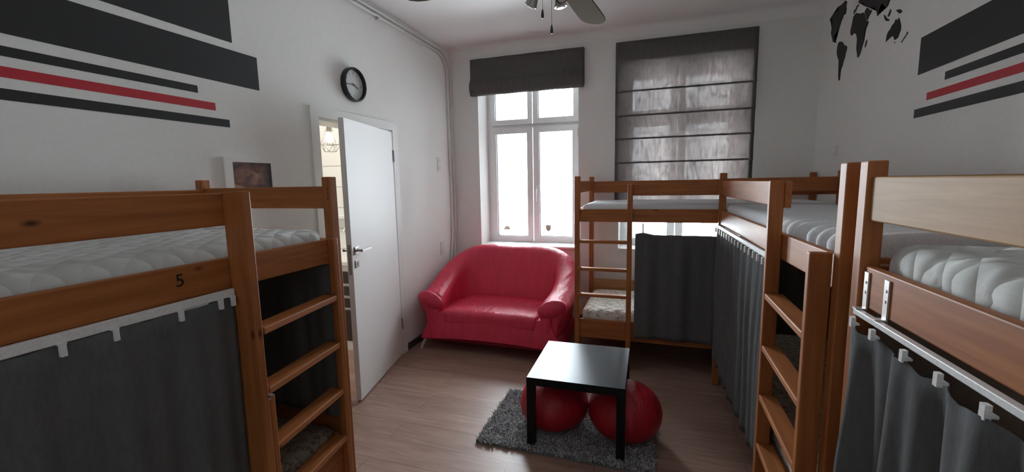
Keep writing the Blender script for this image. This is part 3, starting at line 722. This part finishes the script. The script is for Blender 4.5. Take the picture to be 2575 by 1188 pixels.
# ------------------------------------------------------------------ red two-seat sofa
SX, SY = -1.432, 3.515
sofa = empty('sofa', (SX, SY, 0))
def sta():
    half = [(.595, .03, .560, .125, .082, .00), (.620, .20, .590, .125, .088, .00), (.640, .38, .650, .125, .095, .01), (.640, .55, .735, .125, .10, .04), (.600, .70, .825, .125, .105, .08), (.515, .79, .890, .125, .11, .12), (.375, .832, .925, .125, .11, .14), (.19, .848, .932, .125, .11, .15), (0, .850, .918, .125, .11, .15)]
    return [(-a, *r) for a, *r in half] + [(a, *r) for a, *r in half[-2::-1]]
ST = sta(); bm = bmesh.new(); rings = []
for i, (x, y, zt, a, b, lean) in enumerate(ST):
    p = Vector(ST[max(0, i - 1)][:2]); q = Vector(ST[min(len(ST) - 1, i + 1)][:2]); tg = (q - p).normalized()
    n = Vector((-tg.y, tg.x))            # outward: left of travel going left arm -> back -> right arm
    zb = .20; zi = .30
    prof = [(.035, zb), (.055, zb + .35 * (zt - zb - .15)), (.060, zt - 2 * b - .01), (a * .90, zt - b * 1.55), (a, zt - b), (a * .80, zt - b * .35), (a * .35, zt - .004), (-a * .25, zt), (-a * .75, zt - b * .30), (-a, zt - b * .95),
            (-a * .95 - lean * .25, zt - b * 1.8 - .2 * lean), (-a * .85 - lean * .7, zi + .45 * (zt - 2 * b - zi)), (-a * .85 - lean, zi), (-.06, zb)]
    rings.append([bm.verts.new((x + n.x * u, y + n.y * u, z)) for u, z in prof])
np_ = len(rings[0])
for A, B in zip(rings, rings[1:]):
    for k in range(np_): bm.faces.new((A[k], B[k], B[(k + 1) % np_], A[(k + 1) % np_]))
bmesh.ops.recalc_face_normals(bm, faces=bm.faces[:])
caps_src = [[v.co.copy() for v in rings[0]], [v.co.copy() for v in rings[-1]]]
bm.faces.new(rings[0]); bm.faces.new(rings[-1]); bmesh.ops.recalc_face_normals(bm, faces=bm.faces[:])
cr = bm.edges.layers.float.new('crease_edge')
for R_ in (rings[0], rings[-1]):
    for k in range(np_):
        e = bm.edges.get((R_[k], R_[(k + 1) % np_])); e[cr] = .75
o = finish('backrest', bm, 'red_leather', sofa, smooth=True); smoothmod(o, 2)
o['label'] = 'red leather backrest sweeping down into the two arms'
for s, pts in ((-1, caps_src[0]), (1, caps_src[1])):
    use = pts[3:11]; cc = sum(use, Vector()) / len(use); bm = bmesh.new()
    N1 = 28; ring = []; ring2 = []
    for k in range(N1):
        a = 2 * PI * k / N1
        ring.append(bm.verts.new((cc.x + .128 * cos(a), cc.y - .006, cc.z - .012 + .082 * sin(a) + .030 * cos(a) * s)))
        ring2.append(bm.verts.new((cc.x + .118 * cos(a), cc.y - .026, cc.z - .012 + .074 * sin(a) + .030 * cos(a) * s)))
    back = [bm.verts.new((v.co.x, v.co.y + .03, v.co.z)) for v in ring]
    for k in range(N1):
        bm.faces.new((ring[k], ring[(k + 1) % N1], ring2[(k + 1) % N1], ring2[k])); bm.faces.new((back[k], back[(k + 1) % N1], ring[(k + 1) % N1], ring[k]))
    cv = bm.verts.new((cc.x, cc.y - .034, cc.z - .012))
    for k in range(N1): bm.faces.new((ring2[k], ring2[(k + 1) % N1], cv))
    bm.faces.new(back); bmesh.ops.recalc_face_normals(bm, faces=bm.faces[:])
    o = finish('arm_cap', bm, 'red_leather', sofa, smooth=True)
def seatf(co, h):
    fy = (co.y + h.y) / (2 * h.y)
    if co.z > 0: co.z += .012 * (1 - (co.x / h.x) ** 4) * (1 - (2 * fy - 1) ** 4) + .006 * sin(co.x * 17 + 2) * max(0, 1 - fy * 5)
    else: co.z += 0
    return co
rounded('seat_cushion', 'red_leather', (-.475, .475, .0, .70, .255, .405), .045, (24, 18, 8), sofa, seatf)
# front apron and base: flared, with an arched lower edge
bm = bmesh.new(); lv = [(.11, .700, -.005), (.17, .675, -.002), (.24, .635, .004), (.31, .600, .012), (.38, .575, .02)]; rows = []
for z, hw, yf in lv:
    row = []
    for i in range(17):
        u = -1 + 2 * i / 16; zz = z + (.040 * (1 - u * u) if z < .12 else (.014 * (1 - u * u) if z < .2 else 0))
        row.append(bm.verts.new((u * hw, yf - .012 * (1 - u * u), zz)))
    for i in range(17):
        u = 1 - 2 * i / 16; row.append(bm.verts.new((u * (hw - .02), .80, z)))
    rows.append(row)
n = len(rows[0])
for A, B in zip(rows, rows[1:]):
    for k in range(n): bm.faces.new((A[k], A[(k + 1) % n], B[(k + 1) % n], B[k]))
bm.faces.new(rows[0][::-1]); bm.faces.new(rows[-1]); bmesh.ops.recalc_face_normals(bm, faces=bm.faces[:])
o = finish('base', bm, 'red_leather', sofa, smooth=True); shade_auto(o, 60)
for sx in (-1, 1):
    xa, xb = sorted((sx * .500, sx * .600))
    rounded('arm_front', 'red_leather', (xa, xb, .004, .20, .20, .455), .04, (8, 8, 10), sofa, lambda co, h: Vector((co.x * (1 + .25 * max(0, -co.z / h.z - .2)), co.y, co.z)))
for sx in (-1, 1):
    for yy in (.035, .74):
        bm = bmesh.new(); k = 1 if yy < .4 else .7
        add_tube(bm, [(sx * .655 * k, yy, .135), (sx * .668 * k, yy - .003, .095), (sx * .690 * k, yy - .010, .055), (sx * .703 * k, yy - .016, .025), (sx * .705 * k, yy - .018, 0.0)], [.016, .015, .014, .014, .015], 12)
        o = finish('leg', bm, 'satin', sofa); shade_auto(o, 60)
tag(sofa, 'red leather two-seat sofa with rolled arms under the uncovered window', 'sofa')

# ------------------------------------------------------------------ low black table
tb = empty('coffee_table', (-.422, 2.615, 0), math.radians(1.0))
TW, TD = .285, .305
box('tabletop', 'black_lacquer', (-TW, TW, -TD, TD, .402, .450), tb, .002)
for sx in (-1, 1):
    for sy in (-1, 1):
        xa, xb = sorted((sx * TW, sx * (TW - .048))); ya, yb = sorted((sy * TD, sy * (TD - .048)))
        box('leg', 'black_lacquer', (xa, xb, ya, yb, 0.018 if sy else 0, .402), tb, .002)
tag(tb, 'square black low table standing over the two red poufs', 'table')

# ------------------------------------------------------------------ poufs
def pouf(x, y, h, r, label, rz):
    t = empty('pouf', (x, y, .02), rz); bm = bmesh.new()
    prof = []
    for k in range(19):
        a = -PI / 2 + PI * k / 18
        rr = r * max(.02, cos(a)) ** .72; z = h / 2 + h / 2 * (abs(sin(a)) ** .85) * (1 if sin(a) > 0 else -1)
        prof.append((rr * (1 - .14 * max(0, sin(a))), z))
    add_lathe(bm, prof, n=48)
    bmesh.ops.recalc_face_normals(bm, faces=bm.faces[:])
    for v in bm.verts:
        an = math.atan2(v.co.y, v.co.x); v.co.x *= 1 + .012 * sin(an * 3 + 1); v.co.y *= 1 + .012 * cos(an * 4)
    o = finish('pouf_body', bm, 'red_pouf', t, smooth=True)
    bm = bmesh.new(); add_lathe(bm, [(.004, h + .004), (.014, h + .003), (.018, h - .002), (.016, h - .008)], n=20); o = finish('button', bm, 'red_pouf', t, smooth=True)
    return tag(t, label, 'pouf', 'red poufs under the table')
pouf(-.600, 2.588, .315, .222, 'round red pouf under the end of the low table next to the rug edge', 0)
pouf(-.150, 2.600, .322, .225, 'round red pouf bulging out from under the bunk-side edge of the low table', .6)

# ------------------------------------------------------------------ shaggy rug
rx0, rx1, ry0, ry1 = -1.02, .03, 2.262, 2.93
rug = empty('rug', ((rx0 + rx1) / 2, (ry0 + ry1) / 2, 0))
rw, rd = (rx1 - rx0) / 2, (ry1 - ry0) / 2
box('backing', 'grey_pvc', (-rw, rw, -rd, rd, 0, .008), rug)
vs, fs, tone = [], [], []
rnd = random.Random(5)
for i in range(26000):
    x, y = rnd.uniform(-rw, rw), rnd.uniform(-rd, rd)
    a = rnd.uniform(0, 2 * PI) if rnd.random() < .55 else 2.2 * sin(x * 21 + 3 * sin(y * 17)) + 1.5 * cos(y * 23)
    ln = rnd.uniform(.012, .026); w = .0032; hgt = rnd.uniform(.018, .034)
    dx, dy = cos(a), sin(a); k = len(vs); tn = rnd.random()
    for s, (f, z) in enumerate(((0, .006), (.35, hgt * .75), (.8, hgt), (1.15, hgt * .85))):
        ww = w * (1 - .22 * s)
        vs.append((x + dx * ln * f - dy * ww, y + dy * ln * f + dx * ww, z)); vs.append((x + dx * ln * f + dy * ww, y + dy * ln * f - dx * ww, z)); tone += [tn * .8 + .06 * s] * 2
    for s in range(3): fs.append((k + 2 * s, k + 2 * s + 1, k + 2 * s + 3, k + 2 * s + 2))
me = bpy.data.meshes.new('pile'); me.from_pydata(vs, [], fs); me.materials.append(M['rug'])
at = me.attributes.new('tone', 'FLOAT', 'POINT'); at.data.foreach_set('value', tone)
o = link(bpy.data.objects.new('pile', me), rug); o['kind'] = 'stuff'
tag(rug, 'small grey shaggy rug under the low table and poufs', 'rug')

# ------------------------------------------------------------------ ceiling fan
FX, FYc, FZ = -.380, 1.675, 2.40
fan = empty('ceiling_fan', (FX, FYc, FZ))
bm = bmesh.new(); add_cyl(bm, (0, 0, .10), (0, 0, ZC - FZ), .012, n=16); o = finish('downrod', bm, 'fan_metal', fan); shade_auto(o)
bm = bmesh.new(); add_lathe(bm, [(.02, ZC - FZ - .06), (.055, ZC - FZ - .045), (.065, ZC - FZ - .001)], n=32); o = finish('canopy', bm, 'fan_metal', fan); shade_auto(o)
bm = bmesh.new(); add_lathe(bm, [(.05, -.03), (.085, -.022), (.105, .01), (.105, .055), (.08, .085), (.03, .105)], n=40); o = finish('motor_housing', bm, 'fan_metal', fan); shade_auto(o)
for ad in (84, 178, 265, 354):
    a = math.radians(ad); bm = bmesh.new(); pts = []
    out = [(.17, -.046), (.30, -.056), (.48, -.064), (.585, -.066), (.625, -.060), (.656, -.044), (.674, -.016), (.676, .010), (.665, .036), (.638, .055), (.59, .063), (.48, .062), (.30, .056), (.17, .046), (.160, 0)]
    prism(bm, [(u, v, 0) for u, v in out], (0, 0, .007))
    bmesh.ops.rotate(bm, verts=bm.verts[:], matrix=Matrix.Rotation(math.radians(9), 3, 'X'))
    bmesh.ops.rotate(bm, verts=bm.verts[:], matrix=Matrix.Rotation(a, 3, 'Z'))
    bmesh.ops.recalc_face_normals(bm, faces=bm.faces[:]); bl_ = finish('blade', bm, 'fan_blade', fan)
    bm = bmesh.new(); prism(bm, [(u, v, .0) for u, v in ((.09, -.018), (.17, -.02), (.22, -.045), (.25, -.03), (.25, .03), (.22, .045), (.17, .02), (.09, .018))], (0, 0, .006))
    bmesh.ops.rotate(bm, verts=bm.verts[:], matrix=Matrix.Rotation(math.radians(9), 3, 'X'))
    bmesh.ops.translate(bm, verts=bm.verts[:], vec=(0, 0, .008))
    bmesh.ops.rotate(bm, verts=bm.verts[:], matrix=Matrix.Rotation(a, 3, 'Z'))
    bmesh.ops.recalc_face_normals(bm, faces=bm.faces[:]); finish('blade_arm', bm, 'fan_metal', bl_)
bm = bmesh.new(); add_lathe(bm, [(.02, -.11), (.032, -.105), (.045, -.06), (.05, -.03)], n=32); o = finish('light_bracket', bm, 'fan_metal', fan); shade_auto(o)
for (lx, ly, tx, ty) in ((.022, .000, .10, .12), (-.060, -.035, -.55, .15), (.035, -.05, .3, -.35)):
    dn = Vector((tx, ty, -1)).normalized(); c0 = Vector((lx, ly, -.105)); bm = bmesh.new()
    add_cyl(bm, c0, c0 + dn * .045, .014, .024, 24); o = finish('spot_shade', bm, 'fan_metal', fan); shade_auto(o)
    bm = bmesh.new(); add_cyl(bm, c0 + dn * .042, c0 + dn * .049, .019, .016, 24); finish('spot_glass', bm, 'lamp_glass', o)
    bm = bmesh.new(); add_cyl(bm, (lx * .4, ly * .4, -.085), c0 + dn * .01, .007, n=10); finish('spot_arm', bm, 'fan_metal', fan)
for (cx_, cy_, zb) in ((-.030, -.050, -.200), (.004, -.048, -.258)):
    bm = bmesh.new(); add_cyl(bm, (cx_, cy_, zb + .03), (cx_, cy_, -.10), .0011, n=8); ch = finish('pull_chain', bm, 'steel', fan)
    bm = bmesh.new(); add_lathe(bm, [(.0015, .032), (.003, .027), (.0052, .014), (.0055, .006), (.003, .0)], (cx_, cy_, zb), 14); finish('chain_bob', bm, 'black_plastic', ch, smooth=True)
tag(fan, 'ceiling fan with taupe blades and two pull chains', 'fan')

# ------------------------------------------------------------------ kitchen things seen through the doorway
pd = empty('pendant_lamp', (-2.955, 3.40, 1.92))
bm = bmesh.new(); add_cyl(bm, (0, 0, .25), (0, 0, ZC - 1.92), .003, n=8); finish('cord', bm, 'black_plastic', pd)
cyl('lamp_holder', 'fan_metal', (0, 0, .185), (0, 0, .25), .022, .018, pd)
bm = bmesh.new(); add_lathe(bm, [(.006, .085), (.022, .092), (.033, .115), (.030, .142), (.016, .170), (.013, .187)], n=24); finish('bulb', bm, 'bulb', pd, smooth=True)
bm = bmesh.new(); n6 = 6
lo = [Vector((.055 * cos(k * PI / 3), .055 * sin(k * PI / 3), 0)) for k in range(6)]; mi = [Vector((.085 * cos(k * PI / 3 + .52), .085 * sin(k * PI / 3 + .52), .065)) for k in range(6)]; hi = [Vector((.018 * cos(k * PI / 3 + .52), .018 * sin(k * PI / 3 + .52), .235)) for k in range(6)]
for k in range(6):
    for a, b_ in ((lo[k], lo[(k + 1) % 6]), (lo[k], mi[k]), (lo[(k + 1) % 6], mi[k]), (mi[k], hi[k]), (mi[k], mi[(k + 1) % 6])): add_cyl(bm, a, b_, .0022, n=6)
finish('wire_cage', bm, 'fan_metal', pd)
tag(pd, 'lit pendant lamp in a wire cage, seen through the doorway', 'lamp')
kc = empty('kitchen_cabinet', (-3.05, 3.55, 0))
box('carcass', 'white_gloss', (-.60, .55, -.255, .29, .0, .84), kc, .002)
zz = [(.10, .405), (.432, .522), (.550, .640), (.668, .782)]
for (a, b_) in zz:
    for (xa, xb) in ((-.59, -.02), (.0, .54)):
        box('drawer', 'dark_front', (xa, xb, -.275, -.255, a, b_), kc, .002)
tag(kc, 'kitchen base cabinet with dark drawer fronts and white gaps beyond the doorway', 'cabinet')
ct = box('countertop', 'white_gloss', (-3.66, -2.49, 3.262, 3.848, .842, .882), None, .004)
tag(ct, 'white kitchen countertop on the dark-fronted cabinet beyond the doorway', 'countertop')
fa = empty('kitchen_tap', (-2.99, 3.66, .882))
bm = bmesh.new(); add_lathe(bm, [(.026, 0), (.026, .012), (.016, .02), (.015, .12)], n=24); o = finish('body', bm, 'chrome', fa); shade_auto(o)
bm = bmesh.new(); add_tube(bm, [(0, 0, .10), (0, 0, .24), (0, -.02, .275), (0, -.06, .29), (0, -.10, .275), (0, -.12, .24)], .010, 12); o = finish('spout', bm, 'chrome', fa); shade_auto(o, 60)
bm = bmesh.new(); add_tube(bm, [(.012, 0, .09), (.05, 0, .12)], .006, 10); finish('lever', bm, 'chrome', fa)
tag(fa, 'chrome kitchen tap standing on the countertop beyond the doorway', 'tap')
sh = box('tile_ledge', 'white_gloss', (-3.66, -2.47, 3.74, 3.85, 1.245, 1.275), None, .004)
tag(sh, 'narrow white ledge along the tiled kitchen wall', 'shelf')

# ------------------------------------------------------------------ light
w = bpy.data.worlds.new('daylight'); scn.world = w; w.use_nodes = True
bg = w.node_tree.nodes['Background']; bg.inputs[0].default_value = (.84, .94, 1.0, 1); bg.inputs[1].default_value = 8.0
wt = w.node_tree; tcw = wt.nodes.new('ShaderNodeTexCoord'); sx = wt.nodes.new('ShaderNodeSeparateXYZ'); mr = wt.nodes.new('ShaderNodeMapRange')
wt.links.new(tcw.outputs['Generated'], sx.inputs[0]); wt.links.new(sx.outputs[0], mr.inputs[0]); wt.links.new(mr.outputs[0], bg.inputs[1])   # sky tilt added: brighter on the left, to lift the right wall
for k, v in ((1, -1.0), (2, .55), (3, 21.0), (4, .5)): mr.inputs[k].default_value = v
for i, wx in enumerate((W1, W2)):
    la = bpy.data.lights.new('window_portal', 'AREA'); la.shape = 'RECTANGLE'; la.size = wx[1] - wx[0]; la.size_y = WZ1 - WZ0
    la.cycles.is_portal = True
    o = bpy.data.objects.new('window_portal', la); COL.objects.link(o); o.location = ((wx[0] + wx[1]) / 2, FY + .09, (WZ0 + WZ1) / 2); o.rotation_euler = (-PI / 2, 0, 0)
la = bpy.data.lights.new('kitchen_fill_light', 'AREA'); la.shape = 'DISK'; la.size = .5; la.energy = 6; la.color = (1, .97, .91)  # added light with no visible fixture, brightens the tiled kitchen wall
o = bpy.data.objects.new('kitchen_fill_light', la); COL.objects.link(o); o.location = (-3.4, 2.6, ZC - .03)
la = bpy.data.lights.new('pendant_light', 'POINT'); la.energy = 3.0; la.color = (1, .78, .5); la.shadow_soft_size = .035
o = bpy.data.objects.new('pendant_light', la); COL.objects.link(o); o.location = (-2.955, 3.40, 2.045)

# ------------------------------------------------------------------ camera
cam = bpy.data.cameras.new('camera'); co = bpy.data.objects.new('camera', cam); COL.objects.link(co)
cam.sensor_fit = 'HORIZONTAL'; cam.sensor_width = 36; cam.lens = 1075 / 2575 * 36; cam.clip_start = .02
Rm = ((0.94864937, 0.31578623, -0.01853174), (0.02214337, -0.12473225, -0.99194331), (-0.31555355, 0.94059605, -0.12531974))
mw = Matrix(((Rm[0][0], -Rm[1][0], -Rm[2][0], 0), (Rm[0][1], -Rm[1][1], -Rm[2][1], 0), (Rm[0][2], -Rm[1][2], -Rm[2][2], 1.6), (0, 0, 0, 1)))
co.matrix_world = mw
scn.camera = co
vs_ = scn.view_settings; scn.display_settings.display_device = 'sRGB'
vs_.view_transform = 'Standard'; vs_.look = 'None'; vs_.gamma = 1; vs_.use_curve_mapping = False; vs_.exposure = 2.13
scn.cycles.max_bounces = 12; scn.cycles.diffuse_bounces = 8; scn.cycles.transparent_max_bounces = 12
scn.cycles.use_denoising = True
